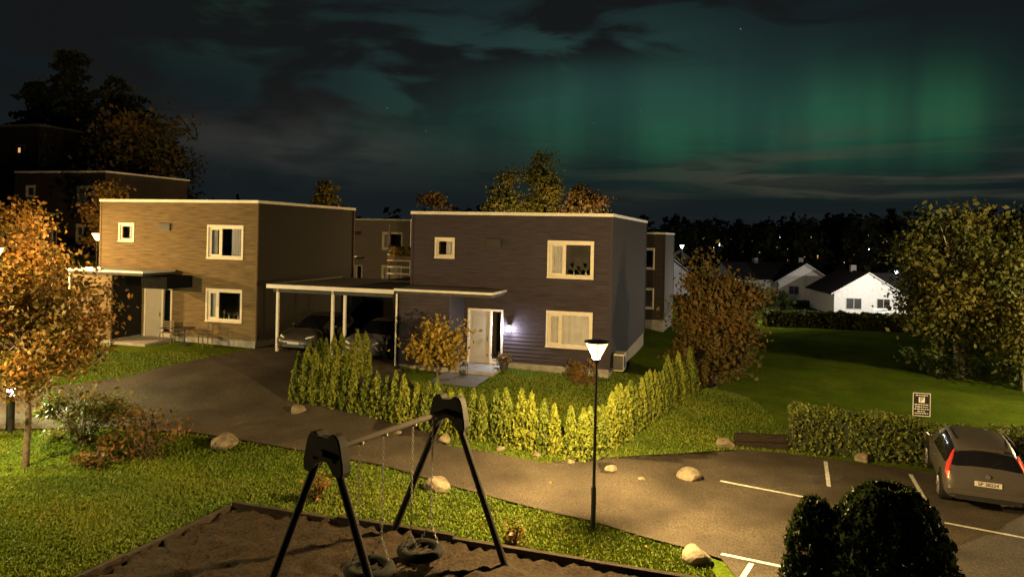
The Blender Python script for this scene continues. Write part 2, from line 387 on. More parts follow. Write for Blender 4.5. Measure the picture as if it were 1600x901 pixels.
def window(par,x0,x1,z0,z1,split=None,curt=(),room=1.0,name='window',items=False):
    mb=MB(); t=.07
    for a in ((x0-.07,x1+.07,z0-.09,z0),(x0-.07,x1+.07,z1,z1+.09),(x0-.07,x0,z0,z1),(x1,x1+.07,z0,z1)):
        mb.box(a[0],a[1],-.05,.02,a[2],a[3],0)
    mb.box(x0-.09,x1+.09,-.085,-.052,z0-.075,z0-.045,0)
    for a in ((x0,x1,z0,z0+t),(x0,x1,z1-t,z1),(x0,x0+t,z0+t,z1-t),(x1-t,x1,z0+t,z1-t)):
        mb.box(a[0],a[1],.02,.09,a[2],a[3],0)
    if split:
        s=x0+(x1-x0)*split; mb.box(s-.045,s+.045,.02,.09,z0+t,z1-t,0)
        mb.box(x0+t,x0+t+.05,.015,.08,z0+t,z1-t,0); mb.box(s-.095,s-.045,.015,.08,z0+t,z1-t,0)
        mb.box(x0+t+.05,s-.095,.015,.08,z0+t,z0+t+.05,0); mb.box(x0+t+.05,s-.095,.015,.08,z1-t-.05,z1-t,0)
    mb.add([(x0+t,.05,z0+t),(x1-t,.05,z0+t),(x1-t,.05,z1-t),(x0+t,.05,z1-t)],[(0,1,2,3)],1)
    a,b,c,d=x0-.25,x1+.25,z0-.35,z1+.25; y0,y1=.13,1.6
    mb.add([(a,y0,c),(b,y0,c),(b,y1,c),(a,y1,c),(a,y0,d),(b,y0,d),(b,y1,d),(a,y1,d)],[(0,1,2,3),(4,7,6,5),(3,2,6,7),(0,3,7,4),(1,5,6,2)],2)
    mb.box(x0,x1,.1,.3,z0-.02,z0+.01,0)
    for c0,c1 in curt:
        n=28; xa=x0+(x1-x0)*c0; xb=x0+(x1-x0)*c1; vs=[]
        for i in range(n+1):
            xx=xa+(xb-xa)*i/n; yy=.16+.010*math.sin(i*1.6)+.006*math.sin(i*.7)
            vs+=[(xx,yy,z0+.012),(xx,yy,z1-.02)]
        mb.add(vs,[(2*i,2*i+2,2*i+3,2*i+1) for i in range(n)],3)
    if items:
        for k in range(4):
            xx=x0+(x1-x0)*(.42+.14*k); hh=.1+.12*rnd.random(); rr=rnd.uniform(.03,.06)
            mb.tube([(xx,.2,z0+.01),(xx,.2,z0+hh*.5),(xx,.2,z0+hh)],[rr*.6,rr,rr*.5],8,3 if k%2 else 4)
            for q in range(rnd.randint(2,5)):
                mb.tube([(xx,.2,z0+hh),(xx+rnd.uniform(-.09,.09),.2,z0+hh+rnd.uniform(.08,.22))],[.012,.03],5,4)
    return mb.obj(name,[M_frame,M_glass,M_room,M_curt,mat('pot_plant',(.05,.07,.02),.7,.4,20)],par)
def modern_house(x,y,z,D,sid,name='timber_house',simple=False,side=None,style=0):
    par=empty(name,(x,y,z),-A); W=8.25; T=6.02
    ops=[(W-2.42,W-.73,3.69,4.98),(W-2.42,W-.73,.99,2.25),(W-7.16,W-6.44,4.32,5.0),(W-5.74,W-4.25,.0,2.27)]
    mb=MB()
    boards(mb,(-W,0,0),(1,0,0),(0,-1,0),W,.2,T,ops)
    boards(mb,(0,0,0),(0,1,0),(1,0,0),D,.2,T,mi=1)
    boards(mb,(-W,D,0),(0,-1,0),(-1,0,0),D,.2,T)
    boards(mb,(0,D,0),(-1,0,0),(0,1,0),W,.2,T)
    for cx,cy in ((0,0),(-W,0),(0,D),(-W,D)): mb.box(cx-.045,cx+.045,cy-.045,cy+.045,.19,T)
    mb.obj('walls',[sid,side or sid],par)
    mb=MB(); 
    mb.box(-W+.02,-5.76,.02,D-.02,-1.2,.2); mb.box(-4.23,-.02,.02,D-.02,-1.2,.2); mb.box(-5.755,-4.235,.03,D-.1,-1.2,.08)
    mb.obj('plinth',[M_conc],par)
    mb=MB(); e=.07
    mb.box(-W-e,e,-e,-.03,T,T+.12,0); mb.box(-W-e,e,D+.03,D+e,T,T+.12,0); mb.box(-W-e,-W-.03,-.028,D+.028,T,T+.12,0); mb.box(.03,e,-.028,D+.028,T,T+.12,0)
    mb.box(-W-.028,.028,-.028,D+.028,T+.01,T+.09,1)
    if not simple: mb.tube([(-W*.5,D*.5,T+.05),(-W*.5,D*.5,T+.6)],.08,10,1)
    mb.obj('roof',[M_fascia,M_roof],par)
    if style==0:
        window(par,-2.42,-.73,3.69,4.98,.36,[(.04,.33)],items=True); window(par,-2.42,-.73,.99,2.25,.3,[(0.02,.98)])
    else:
        window(par,-2.42,-.73,3.69,4.98,.36,[(.02,.2),(.62,.98)]); window(par,-2.42,-.73,.99,2.25,.3,[(.05,.3)],items=True)
    window(par,-7.16,-6.44,4.32,5.0,None,[(.5,.98)])
    mb=MB()
    mb.box(-5.74,-5.66,-.04,.06,.09,2.27,1); mb.box(-4.33,-4.25,-.04,.06,.09,2.27,1); mb.box(-5.66,-4.33,-.04,.06,2.19,2.27,1); mb.box(-4.8,-4.72,-.04,.06,.09,2.19,1)
    mb.box(-5.658,-4.802,.0,.05,.1,2.185,0)
    for zz in (.35,.95,1.55): mb.box(-5.52,-4.94,-.006,.0,zz,zz+.45,0)
    mb.tube([(-4.88,-.06,1.0),(-4.88,-.06,1.18)],.012,6,3); mb.tube([(-4.88,0,1.09),(-4.88,-.06,1.09)],.01,6,3)
    mb.add([(-4.72,.03,.1),(-4.33,.03,.1),(-4.33,.03,2.19),(-4.72,.03,2.19)],[(0,1,2,3)],2)
    mb.box(-4.72,-4.33,.0,.05,.1,.3,1)
    a,b=-4.85,-4.15; mb.add([(a,.2,.05),(b,.2,.05),(b,1.5,.05),(a,1.5,.05),(a,.2,2.4),(b,.2,2.4),(b,1.5,2.4),(a,1.5,2.4)],[(0,1,2,3),(4,7,6,5),(3,2,6,7),(0,3,7,4),(1,5,6,2)],4)
    mb.obj('door',[M_door,M_frame,M_glass,M_black,M_room],par)
    mb=MB(); mb.box(-5.0,-4.4,-.1,-.03,4.78,5.08,0)
    for k in range(5): mb.box(-4.97,-4.43,-.115,-.1,4.81+k*.05,4.83+k*.05,0)
    mb.obj('vent',[mat('vent_grey',(.01,.009,.009),.6)],par)
    mb=MB(); s=-5.9
    boards(mb,(-8.0,-1.7,0),(1,0,0),(0,-1,0),8.0+s,.15,2.88); boards(mb,(s,-1.7,0),(0,1,0),(1,0,0),1.66,.15,2.88,mi=1); boards(mb,(-8.0,-.04,0),(0,-1,0),(-1,0,0),1.66,.15,2.88)
    mb.box(s-.05,s+.045,-1.745,-1.66,.14,2.88)
    mb.obj('storage_shed',[sid,side or sid],par)
    mb=MB(); mb.box(-7.98,s-.02,-1.68,-.05,-1,.15,3)
    mb.box(-8.1,-4.15,-1.86,-.03,2.882,2.99,1); mb.box(-8.14,-4.11,-1.9,-.03,2.992,3.08,0)
    mb.tube([(-8.06,-1.78,-.2),(-8.06,-1.78,2.88)],.04,10,0)
    mb.box(-5.9+.06,-4.1,-1.7,-.03,-.5,.06,3)
    mb.obj('entrance_canopy',[M_fascia,M_roof,M_black,M_conc],par)
    return par
h2=modern_house(3.80,28.07,1.0,12.0,S_purple,side=S_pshade)
mb=MB(); mb.tube([(-3.98,-.1,1.42),(-3.98,-.1,1.66)],.07,10); wl=mb.obj('wall_lamp',[diffuser('wall_lamp_glass',(.95,.95,1),22)],h2)
mb=MB(); mb.box(-4.05,-3.91,-.18,-.03,1.67,1.69); mb.box(-4.03,-3.93,-.05,-.03,1.4,1.67); mb.obj('wall_lamp_bracket',[M_black],h2)
ld=bpy.data.lights.new('bulb','POINT'); ld.energy=200; ld.color=(.95,.92,1); ld.shadow_soft_size=.05
l=bpy.data.objects.new('bulb',ld); col.objects.link(l); l.location=(-3.98,-.2,1.54); l.parent=h2
h1=modern_house(-10.76,31.1,1.34,8.3,S_brown,style=1,side=S_shaded)
mb=MB(); mb.box(-4.5,-3.2,-1.55,-.03,2.35,2.85); mb.obj('porch_awning',[mat('awning_cloth',(.006,.006,.006),.95,spec=.05)],h1)
mb=MB(); mb.box(.12,.5,.35,1.2,.1,.75,0); mb.tube([(.505,.65,.42),(.52,.65,.42)],.24,20,1); mb.box(.04,.12,.4,1.1,.15,.2,1)
mb.box(.13,.49,.3,.34,.15,.7,1)
mb.obj('heat_pump',[mat('appliance_white',(.4,.37,.3),.5,.1,5),M_black],h2,bevel=.01)
modern_house(-28.8,52,4.0,8.3,S_black,simple=True,style=1)
modern_house(-8.3,60,1.15,8.3,siding('stained_cladding_light',(.1,.09,.08),(.16,.14,.12)),simple=True)
modern_house(10.4,50,.45,8.3,S_black,simple=True)

# carport in house-2 frame
cpt=empty('carport',(3.80,28.07,1.0),-A)
mb=MB()
mb.box(-13.8,-8.16,-1.84,4.2,2.86,2.98,1); mb.box(-13.86,-8.15,-1.9,-1.842,2.87,3.03,0); mb.box(-13.86,-13.802,-1.84,4.2,2.87,3.03,0); mb.box(-13.8,-8.16,-1.84,4.2,2.982,3.0,2)
for px_,py_ in ((-13.5,-1.6),(-10.95,-1.6),(-10.85,-.8),(-13.5,4.0),(-10.9,4.0)): mb.box(px_-.05,px_+.05,py_-.05,py_+.05,-.3,2.86,0 if py_<0 else 1)
mb.box(-13.7,-8.3,-1.65,-1.55,2.7,2.858,1)
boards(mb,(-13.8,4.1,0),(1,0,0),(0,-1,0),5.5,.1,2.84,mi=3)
mb.obj('carport_frame',[M_fascia,M_roof,M_roof,S_shaded],cpt)
ter=empty('roof_terrace',(3.80,28.07,1.0),-A)
mb=MB()
mb.box(-10.6,-8.35,2.4,5.5,3.0,3.1,1)
for px_ in (-10.5,-9.4,-8.45):
    mb.box(px_-.04,px_+.04,2.46,2.54,3.1,5.6 if px_==-10.5 else 4.2,1)
for zz in (3.35,3.65,3.95,4.2): mb.box(-10.56,-8.38,2.42,2.46,zz,zz+.07,0)
mb.box(-10.5,-8.5,5.2,5.3,3.1,5.3,1)
mb.box(-10.4,-8.5,2.1,2.4,4.02,4.2,2)
mb.obj('terrace_frame',[M_fascia,mat('terrace_wood',(.06,.045,.035),.8),mat('flower_box',(.1,.05,.03),.8)],ter)
P=rng.uniform((-10.3,2.1,4.2),(-8.6,2.4,4.6),(1400,3)); leaf_obj('terrace_plants',P,.08,leafmat('flower_leaves',[(.08,.14,.02),(.2,.2,.03),(.35,.05,.03),(.3,.3,.05)]),ter)

ap=empty('apartment_block',(-40,62,5.5),-A)
mb=MB(); boards(mb,(-22,0,0),(1,0,0),(0,-1,0),22,0,9,pitch=.4); boards(mb,(0,0,0),(0,1,0),(1,0,0),10,0,9,pitch=.4)
mb.box(-22.1,.15,-.15,10,9,9.2,1)
for i,(xx,zz) in enumerate([(-2,6.4),(-5,6.4),(-8,6.4),(-2,3.4),(-5,3.4),(-8,3.4),(-11,6.4)]):
    mb.box(xx-.5,xx+.5,-.06,-.03,zz,zz+1.1,1); mb.box(xx-.42,xx+.42,-.09,-.062,zz+.1,zz+1.0,2 if i in (4,) else 3)
    if i in (0,5): mb.box(xx-.15,xx+.1,-.1,-.092,zz+.4,zz+.8,2)
mb.obj('block_body',[S_shaded,M_roof,emit('lit_window',(1,.5,.18),.8),M_black],ap)

# gabled white houses
M_wwall=mat('white_timber',(.55,.55,.53),.7,.1,3)
M_tile=mat('roof_tiles',(.02,.019,.018),.9,.3,6,spec=.1)
M_lit=emit('lit_window',(1,.6,.25),1.0)
def gable_house(x,y,rz,w,l,ev,rg,z=None,wins=(),name='white_gabled_house'):
    z=h(x,y) if z is None else z; par=empty(name,(x,y,z),rz); mb=MB()
    a=w/2
    mb.add([(-a,0,-.5),(a,0,-.5),(a,0,ev),(0,0,rg),(-a,0,ev),(-a,l,-.5),(a,l,-.5),(a,l,ev),(0,l,rg),(-a,l,ev)],[(0,1,2,3,4),(5,9,8,7,6),(1,6,7,2),(0,4,9,5)],0)
    mb.obj('walls',[M_wwall],par)
    mb=MB(); o=.5; sl=(rg-ev)/a
    for s in (-1,1):
        p=[(0,-o,rg+.05),(s*(a+o),-o,ev-o*sl+.05),(s*(a+o),l+o,ev-o*sl+.05),(0,l+o,rg+.05)]
        q=[(v[0],v[1],v[2]+.16) for v in p]; mb.add(p+q,[(0,1,2,3),(4,7,6,5),(1,5,6,2),(2,6,7,3)],0); mb.add([p[0],p[1],q[1],q[0]],[(0,1,2,3)],1)
    mb.box(-.35,.35,l*.5,l*.5+.7,rg-.3,rg+.9,2)
    mb.obj('roof',[M_tile,M_fascia,M_conc],par)
    mb=MB()
    for (wx,wz,ww,wh,lit) in wins:
        mb.box(wx-ww/2-.08,wx+ww/2+.08,-.05,-.003,wz-.08,wz+wh+.08,0); mb.box(wx-ww/2,wx+ww/2,-.075,-.052,wz,wz+wh,1 if lit else 2); mb.box(wx-.03,wx+.03,-.09,-.077,wz,wz+wh,0)
    if wins: mb.obj('windows',[M_fascia,M_lit,M_black],par)
gable_house(46.5,116,-.25,8.2,13,2.9,5.6,wins=[(-1.8,.9,1.4,1.2,0),(1.6,.9,1.6,1.2,0)])
gable_house(35,122,-1.25,8,12,2.7,5.0,wins=[(0,.9,1.4,1.2,1)])
gable_house(45.6,94,-.12,8.2,11,2.8,5.3,wins=[(-1.7,.8,1.8,1.3,0),(1.9,.8,1.5,1.3,0)])
gable_house(51.5,104,-1.35,7.5,12,2.7,4.8)
gable_house(59,106,-.3,7.5,11,2.8,5.0,wins=[(0,.8,1.6,1.2,1)])
gable_house(24,112,.35,7.5,11,3.0,5.6,wins=[(0,1,1.6,1.2,0)])
gable_house(74,135,-.2,8,12,3,5.6,wins=[(0,1,1.6,1.2,1)])
gable_house(34,150,.1,8,12,3,5.6,wins=[(1,1,1.6,1.2,1)])
mb=MB()
for i in range(70):
    t=i/70; x=44+13*t; y=89-1.5*t; z=h(x,y); mb.box(x-.05,x+.05,y-.02,y+.02,z,z+.9)
mb.box(44,57,88.6,88.64,h(50,89)+.3,h(50,89)+.4); mb.box(44,57,88.6,88.64,h(50,89)+.7,h(50,89)+.8)
mb.obj('white_picket_fence',[M_wwall])

# ------------------------------------------------------------------ cars
M_tyre=mat('tyre_rubber',(.007,.007,.007),.9,.2,20,spec=.1); M_rim=mat('alloy_rim',(.3,.3,.31),.35,.1,5,metal=.8)
def car(x,y,z,rz,paint,st,L,wb,wy,wr=.31,kind='hatch',plate=None):
    par=empty('parked_car',(x,y,z),rz)
    mb=MB(); sec=[]
    for (yy,hw,zb,zt,zr,hr) in st:
        p=[(0,zb),(hw*.86,zb),(hw*.97,zb+.1),(hw,zb+(zt-zb)*.5),(hw*.985,zb+(zt-zb)*.85),(hw*.95,zt),(hr,zr-.07*(zr-zt>.15)),(hr*.86,zr-.01),(hr*.4,zr+.02),(0,zr+.025)]
        full=p+[(-a,b) for a,b in p[-2:0:-1]]; sec.append([(a,yy,b) for a,b in full])
    n=len(sec[0]); vs=[v for s in sec for v in s]
    for i in range(len(st)-1):
        g0=st[i][4]-st[i][3]; g1=st[i+1][4]-st[i+1][3]
        for k in range(n):
            k2=(k+1)%n; ks=min(k,n-1-k)
            mi=0
            if ks==5 and (g0>.2 and g1>.2): mi=1
            if ks>=6 and ((g0>.2)!=(g1>.2)): mi=1
            mb.f.append((i*n+k,(i+1)*n+k,(i+1)*n+k2,i*n+k2)); mb.m.append(mi)
    mb.v=[tuple(v) for v in vs]
    mb.f.append(tuple(range(n))); mb.m.append(0); mb.f.append(tuple((len(st)-1)*n+k for k in range(n-1,-1,-1))); mb.m.append(0)
    o=mb.obj('body',[paint,mat('car_glass',(.006,.006,.008),.06,.1,3,spec=.8)],par,smooth=True)
    bm=bmesh.new(); bm.from_mesh(o.data); bmesh.ops.recalc_face_normals(bm,faces=bm.faces[:]); bm.to_mesh(o.data); bm.free()
    hw=max(s[1] for s in st)
    mb=MB()
    for wyy in (wy,wy+wb):
        for s in (-1,1):
            mb.tube([(s*(hw-.24),wyy,wr+.06),(s*(hw+.006),wyy,wr+.06)],wr+.065,24,2)
            mb.tube([(s*(hw-.2),wyy,wr),(s*(hw+.012),wyy,wr),(s*(hw+.03),wyy,wr)],[wr,wr,wr-.03],24,0)
            mb.tube([(s*(hw+.031),wyy,wr),(s*(hw+.036),wyy,wr)],wr-.09,20,1)
            for q in range(5):
                a=q*1.2566; mb.tube([(s*(hw+.04),wyy,wr),(s*(hw+.04),wyy+math.cos(a)*(wr-.1),wr+math.sin(a)*(wr-.1))],.025,5,1)
    mb.obj('wheels',[M_tyre,M_rim,M_black],par)
    return par,hw
P_bronze=mat('car_paint_grey',(.10,.09,.082),.28,.05,2,metal=.5)
P_dark=mat('car_paint_dark',(.045,.04,.036),.3,.05,2,metal=.3)
P_silver=mat('car_paint_silver',(.09,.09,.095),.3,.05,2,metal=.3)
hatch=[(0,.70,.36,.62,.64,.6),(.03,.8,.3,.74,.76,.68),(.1,.84,.26,.84,.86,.7),(.2,.865,.24,.95,.99,.72),(.42,.875,.22,.98,1.3,.62),(.7,.88,.22,.98,1.42,.62),(1.3,.885,.2,.97,1.47,.62),(2.0,.885,.2,.95,1.475,.62),(2.55,.885,.2,.94,1.4,.61),(3.35,.88,.2,.92,.96,.66),(3.8,.86,.22,.85,.87,.6),(4.1,.8,.25,.72,.74,.55),(4.26,.62,.32,.55,.57,.45)]
cr,hw=car(11.12,17.0,h(11.5,18)+.06,-.42,P_bronze,hatch,4.26,2.61,.78,kind='hatch')
red=mat('tail_lamp_red',(.45,.03,.02),.25,.1,5); 
m,nt,b=red,red.node_tree,red.node_tree.nodes['Principled BSDF']; b.inputs['Emission Color'].default_value=(1,.12,.05,1); b.inputs['Emission Strength'].default_value=.05
mb=MB()
for s in (-1,1):
    pts=[(s*.78,.05,.70),(s*.80,.13,.84),(s*.765,.24,1.0),(s*.68,.38,1.2),(s*.64,.44,1.3)]
    mb.tube(pts,[.04,.06,.05,.035,.015],8,0)
    mb.tube([(s*.62,.04,.42),(s*.66,.04,.42)],.04,8,0)
    mb.tube([(s*.93,2.95,.98),(s*1.02,2.93,1.02)],[.05,.08],8,2); 
    mb.box(s*.9-.012,s*.9+.012,1.7,1.88,.8,.83,3); mb.box(s*.9-.012,s*.9+.012,2.7,2.88,.8,.83,3)
    mb.tube([(s*.64,.9,1.49),(s*.62,2.3,1.5)],.014,5,3)
mb.box(-.84,.84,-.03,.02,.38,.5,2); mb.box(-.66,.66,-.028,.02,.27,.37,1)
mb.box(-.27,.27,-.012,-.002+.02,.62,.73,4); mb.tube([(0,.03,.84),(0,.08,.84)],.05,12,3)
mb.tube([(0,.2,1.0),(.28,.3,1.14)],.01,5,1); mb.box(-.35,.35,.36,.44,1.36,1.4,2)
mb.add([(-.60,.222,1.02),(.60,.222,1.02),(.53,.395,1.27),(-.53,.395,1.27),],[(0,1,2,3)],5)
mb.box(-.3,.3,.02,.03,.58,.6,3)
mb.obj('car_details',[red,M_black,P_bronze,M_rim,mat('plate_white',(.45,.43,.4),.5,.05,4),MATS['car_glass']],cr)
tc=bpy.data.curves.new('plate_text','FONT'); tc.body='SP 38224'; tc.size=.11; tc.align_x='CENTER'; tc.align_y='CENTER'; tc.extrude=.001
to=bpy.data.objects.new('plate_text',tc); col.objects.link(to); to.parent=cr; to.location=(0,-.016,.675); to.rotation_euler=(math.pi/2,0,0); tc.materials.append(M_black)
sedan=[(0,.7,.35,.8,.82,.6),(.1,.82,.28,.93,.95,.66),(.6,.9,.22,1.0,1.06,.66),(1.4,.92,.2,.98,1.4,.6),(2.2,.92,.2,.95,1.44,.6),(2.8,.92,.2,.93,1.38,.6),(3.7,.92,.2,.9,.94,.66),(4.3,.9,.22,.8,.82,.6),(4.6,.84,.25,.66,.68,.55),(4.72,.66,.3,.52,.54,.45)]
def parked_front(lx,ly,paint):
    c=Matrix.Rotation(-A,4,'Z')@Vector((lx,ly,0)); wx,wy_=3.8+c.x,28.07+c.y
    p,hw=car(wx,wy_,h(wx,wy_-2)+.06,math.pi-A,paint,sedan,4.72,2.85,.95,.33)
    mb=MB()
    for s in (-1,1):
        mb.tube([(s*.5,4.62,.66),(s*.68,4.52,.7),(s*.84,4.3,.74)],[.035,.055,.03],8,0)
        mb.tube([(s*.95,3.1,.98),(s*1.06,3.08,1.0)],[.05,.08],8,1); mb.tube([(s*.55,4.68,.36),(s*.7,4.66,.36)],.04,8,1)
    mb.box(-.5,.5,4.66,4.73,.3,.4,1); mb.box(-.27,.27,4.725,4.74,.42,.52,2)
    mb.obj('car_details',[mat('headlamp_lens',(.5,.5,.5),.1,.05,5),M_black,mat('plate_white',(.55,.53,.5),.5)],p)
parked_front(-12.6,2.9,P_dark); parked_front(-9.6,2.9,P_silver)

# ------------------------------------------------------------------ swing set
M_swing=mat('swing_steel',(.009,.008,.007),.85,.3,6,spec=.1); M_cover=mat('swing_cover_plastic',(.007,.007,.007),.8,.2,8,spec=.1)
M_beam=mat('swing_beam_galv',(.022,.018,.014),.85,.2,5,spec=.1); M_chain=mat('chain_steel',(.12,.11,.1),.5,.2,9,metal=.6)
sw=empty('swing_set',(-1.98,12.9,0),0)
R=Vector((-1.15,14.3,2.85))-Vector(sw.location); Lp=Vector((-2.82,11.5,2.85))-Vector(sw.location)
bd=(Lp-R).normalized(); pr=Vector((-bd.y,bd.x,0)); pr.normalize()
mb=MB()
mb.tube([R-bd*.15,Lp+bd*.15],.055,14,1)
for T0 in (R,Lp):
    for s in (-1,1):
        foot=T0+pr*s*1.5; foot.z=-.2; topp=T0+pr*s*.12+Vector((0,0,.02))
        mb.tube([foot,topp],.065,12,0)
        mb.tube([foot+Vector((0,0,.2)),foot+Vector((0,0,.28))],.09,12,0)
mb.obj('frame',[M_swing,M_beam],sw,smooth=False)
mb=MB()
for T0 in (R,Lp):
    half=[(0,.22),(.09,.23),(.15,.29),(.21,.305),(.28,.28),(.33,.22),(.36,.12),(.385,0),(.41,-.12),(.425,-.26),(.40,-.34),(.33,-.355),(.25,-.34),(.2,-.27),(.14,-.19),(.08,-.15),(0,-.14)]
    out=half+[(-a,b) for a,b in half[-2:0:-1]]; N=len(out); vs=[]
    for t,sc in ((-.10,.95),(-.08,1),(.08,1),(.10,.95)):
        for u,w in out: vs.append(T0+pr*u*sc+Vector((0,0,w*sc-.0))+bd*t)
    fs=[]
    for j in range(3):
        for k in range(N): fs.append((j*N+k,j*N+(k+1)%N,(j+1)*N+(k+1)%N,(j+1)*N+k))
    for t,b0,fl in ((-.10,0,1),(.10,3*N,0)):
        ci=len(vs); 
        for cx_,w in ((0.0,.02),(.26,.05),(-.26,.05),(.31,-.2),(-.31,-.2)): vs.append(T0+pr*cx_+Vector((0,0,w))+bd*t)
        def tri(a,b,c): fs.append((a,b,c) if fl else (c,b,a))
        for sgn in (0,1):
            idx=lambda k:b0+(k if not sgn else (N-k)%N)
            C0,C1,C2=ci,ci+1+sgn,ci+3+sgn
            def T(a,b,c):
                tri(a,b,c) if not sgn else tri(c,b,a)
            for k in range(0,2): T(C0,idx(k),idx(k+1))
            T(C0,idx(2),C1)
            for k in range(2,8): T(C1,idx(k),idx(k+1))
            T(C1,idx(8),C2)
            for k in range(8,13): T(C2,idx(k),idx(k+1))
            T(C2,idx(13),C1); T(C1,idx(13),idx(14)); T(C1,idx(14),C0)
            for k in range(14,16): T(C0,idx(k),idx(k+1))
    mb.add(vs,fs,0)
    for sg in (-1,1):
        mb.tube([T0+bd*sg*.10,T0+bd*sg*.12],.05,12,1)
        for q in (-.2,.2): mb.tube([T0+bd*sg*.1+pr*q+Vector((0,0,-.1)),T0+bd*sg*.115+pr*q+Vector((0,0,-.1))],.02,8,1)
mb.obj('bracket_covers',[M_cover,M_beam],sw)
def chain(mb,p,q):
    p=Vector(p);q=Vector(q);n=int((q-p).length/.055); d=(q-p).normalized(); sx=d.cross(Vector((0,1,0))).normalized(); sy=d.cross(sx)
    for i in range(n):
        c=p.lerp(q,(i+.5)/n); s=sx if i%2 else sy
        loop=[c+d*.036*math.cos(t*math.pi/3)+s*.018*math.sin(t*math.pi/3) for t in range(7)]
        mb.tube(loop,.008,4,caps=False)
for nm,t,sz in (('tyre_swing_seat',.25,.42),('tyre_swing_seat_2',.68,.62)):
    c=R.lerp(Lp,t); mb=MB(); mc=MB()
    cz=Vector((c.x,c.y,sz)); NR=28; nr_=10; vs=[];fs=[]
    for i in range(NR):
        a=2*math.pi*i/NR
        for j in range(nr_):
            b2=2*math.pi*j/nr_; rr=.34+.1*math.cos(b2); vs.append((cz.x+rr*math.cos(a),cz.y+rr*math.sin(a),cz.z+.085*math.sin(b2)))
    for i in range(NR):
        for j in range(nr_): fs.append((i*nr_+j,((i+1)%NR)*nr_+j,((i+1)%NR)*nr_+(j+1)%nr_,i*nr_+(j+1)%nr_))
    mb.add(vs,fs); mb.obj(nm,[M_tyre],sw,smooth=True)
    for s in (-1,1):
        top=c+bd*s*.3+Vector((0,0,-.08)); y1=cz+bd*s*.3+Vector((0,0,.42)); mc.tube([c+bd*s*.3+Vector((0,0,-.06)),c+bd*s*.3+Vector((0,0,-.02))],.075,10)
        chain(mc,top,y1)
        for q in (-1,1): chain(mc,y1,cz+bd*s*.27+pr*q*.2+Vector((0,0,.07)))
    mc.obj('chains',[M_chain],sw)
    mc=MB()
    for q in (-.15,0,.15): mc.tube([cz+pr*q-bd*.3,cz+pr*q+bd*.3],.02,5)
    mc.obj('seat_webbing',[M_tyre],sw)

# ------------------------------------------------------------------ hedges & plants
def thuja_row(name,pts,sp=.36,ht=1.5,r=.22,n=850):
    P=[];T=[];mb=MB()
    for (a,b) in zip(pts[:-1],pts[1:]):
        L_=math.dist(a,b); k=int(L_/sp)
        for i in range(k):
            f=(i+.5)/k; x=a[0]+(b[0]-a[0])*f+rnd.uniform(-.05,.05); y=a[1]+(b[1]-a[1])*f+rnd.uniform(-.05,.05); z=h(x,y)
            hh=ht*rnd.uniform(.85,1.14); rr=r*rnd.uniform(.85,1.15); tl=rnd.uniform(-.04,.04)
            q=rng.random(n)**1.15; zz=q*hh; rad=rr*(1-q**2.2)**.8*np.sqrt(rng.random(n))**.3*(.85+.25*rng.random(n)); an=rng.random(n)*6.283
            rad*=1+.18*np.sin(an*5+zz*9+i)
            P.append(np.stack([x+rad*np.cos(an)+tl*zz,y+rad*np.sin(an),z+zz+.02],1)); T.append(np.clip(.1+.5*rnd.random()+.5*rng.random(n),0,1))
            mb.tube([(x,y,z-.1),(x+tl*hh,y,z+hh*.9)],[.03,.008],5)
    o=mb.obj(name,[M_bark]); leaf_obj('foliage',np.concatenate(P),.05,LF_thuja,o,np.concatenate(T),up=1.6,elong=2.2)
thuja_row('thuja_hedge',[(-5.2,27.2),(-6.2,25.6),(-7.1,24.2),(-4.6,22.9),(-1.2,21.4),(2.2,19.75),(4.6,23.7),(7.0,27.8)])
thuja_row('thuja_hedge',[(-6.6,26.6),(-7.0,25.2)],.4,1.45)
def box_hedge(name,pts,w,ht,lm,dens=900,leaf=.06):
    P=[]
    mb=MB()
    for a,b in zip(pts[:-1],pts[1:]):
        L_=math.dist(a,b); k=int(dens*L_); f=rng.random(k); s=rng.uniform(-1,1,k); t=rng.random(k)
        side=rng.random(k)<.55
        s=np.where(side,np.sign(s)*(.85+.2*rng.random(k)),s); t=np.where(side,t,.93+.1*rng.random(k))
        dx,dy=(b[0]-a[0])/L_,(b[1]-a[1])/L_
        wob=1+.12*np.sin(f*L_*3)+.07*np.sin(f*L_*7.3)
        x=a[0]+dx*f*L_-dy*s*w/2*wob; y=a[1]+dy*f*L_+dx*s*w/2*wob
        P.append(np.stack([x,y,H(x,y)+t*ht*(1+.05*np.sin(f*L_*2.1)+.04*np.sin(f*L_*5.7))],1)+rng.normal(size=(k,3))*.03)
        ang=math.atan2(dy,dx); n=max(1,int(L_))
        for i in range(n):
            cx,cy=a[0]+dx*L_*i/n,a[1]+dy*L_*i/n
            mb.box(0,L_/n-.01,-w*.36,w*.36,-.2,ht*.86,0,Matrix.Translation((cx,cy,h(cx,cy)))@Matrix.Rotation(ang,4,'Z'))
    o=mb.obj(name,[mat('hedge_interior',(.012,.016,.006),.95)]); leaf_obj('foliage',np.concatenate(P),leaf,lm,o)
box_hedge('clipped_hedge',[(8.5,22.3),(10.5,21.6),(13.9,20.4),(19,18.6)],1.0,1.15,leafmat('hedge_leaves',[(.04,.06,.01),(.09,.12,.018),(.17,.18,.025)]),1700)
box_hedge('boundary_hedge',[(24,70),(32,67),(38,62),(44,58)],1.4,1.4,LF_green,220,.2)
tree('autumn_bush_tree',8.35,30.2,5.2,(1.75,1.6,2.45),2.75,LF_olive,85,200,.33,.12,.09,low=-1,stems=3)
tree('autumn_sapling',-2.5,26.0,2.5,(1.15,1.0,1.0),1.5,leafmat('sapling_leaves',[(.1,.08,.015),(.2,.14,.02),(.3,.2,.03)]),34,50,.2,.11,.035)
tree('rowan_tree',-12.3,18.8,5.3,(1.95,1.7,1.75),3.35,LF_orange,80,125,.32,.085,.085)
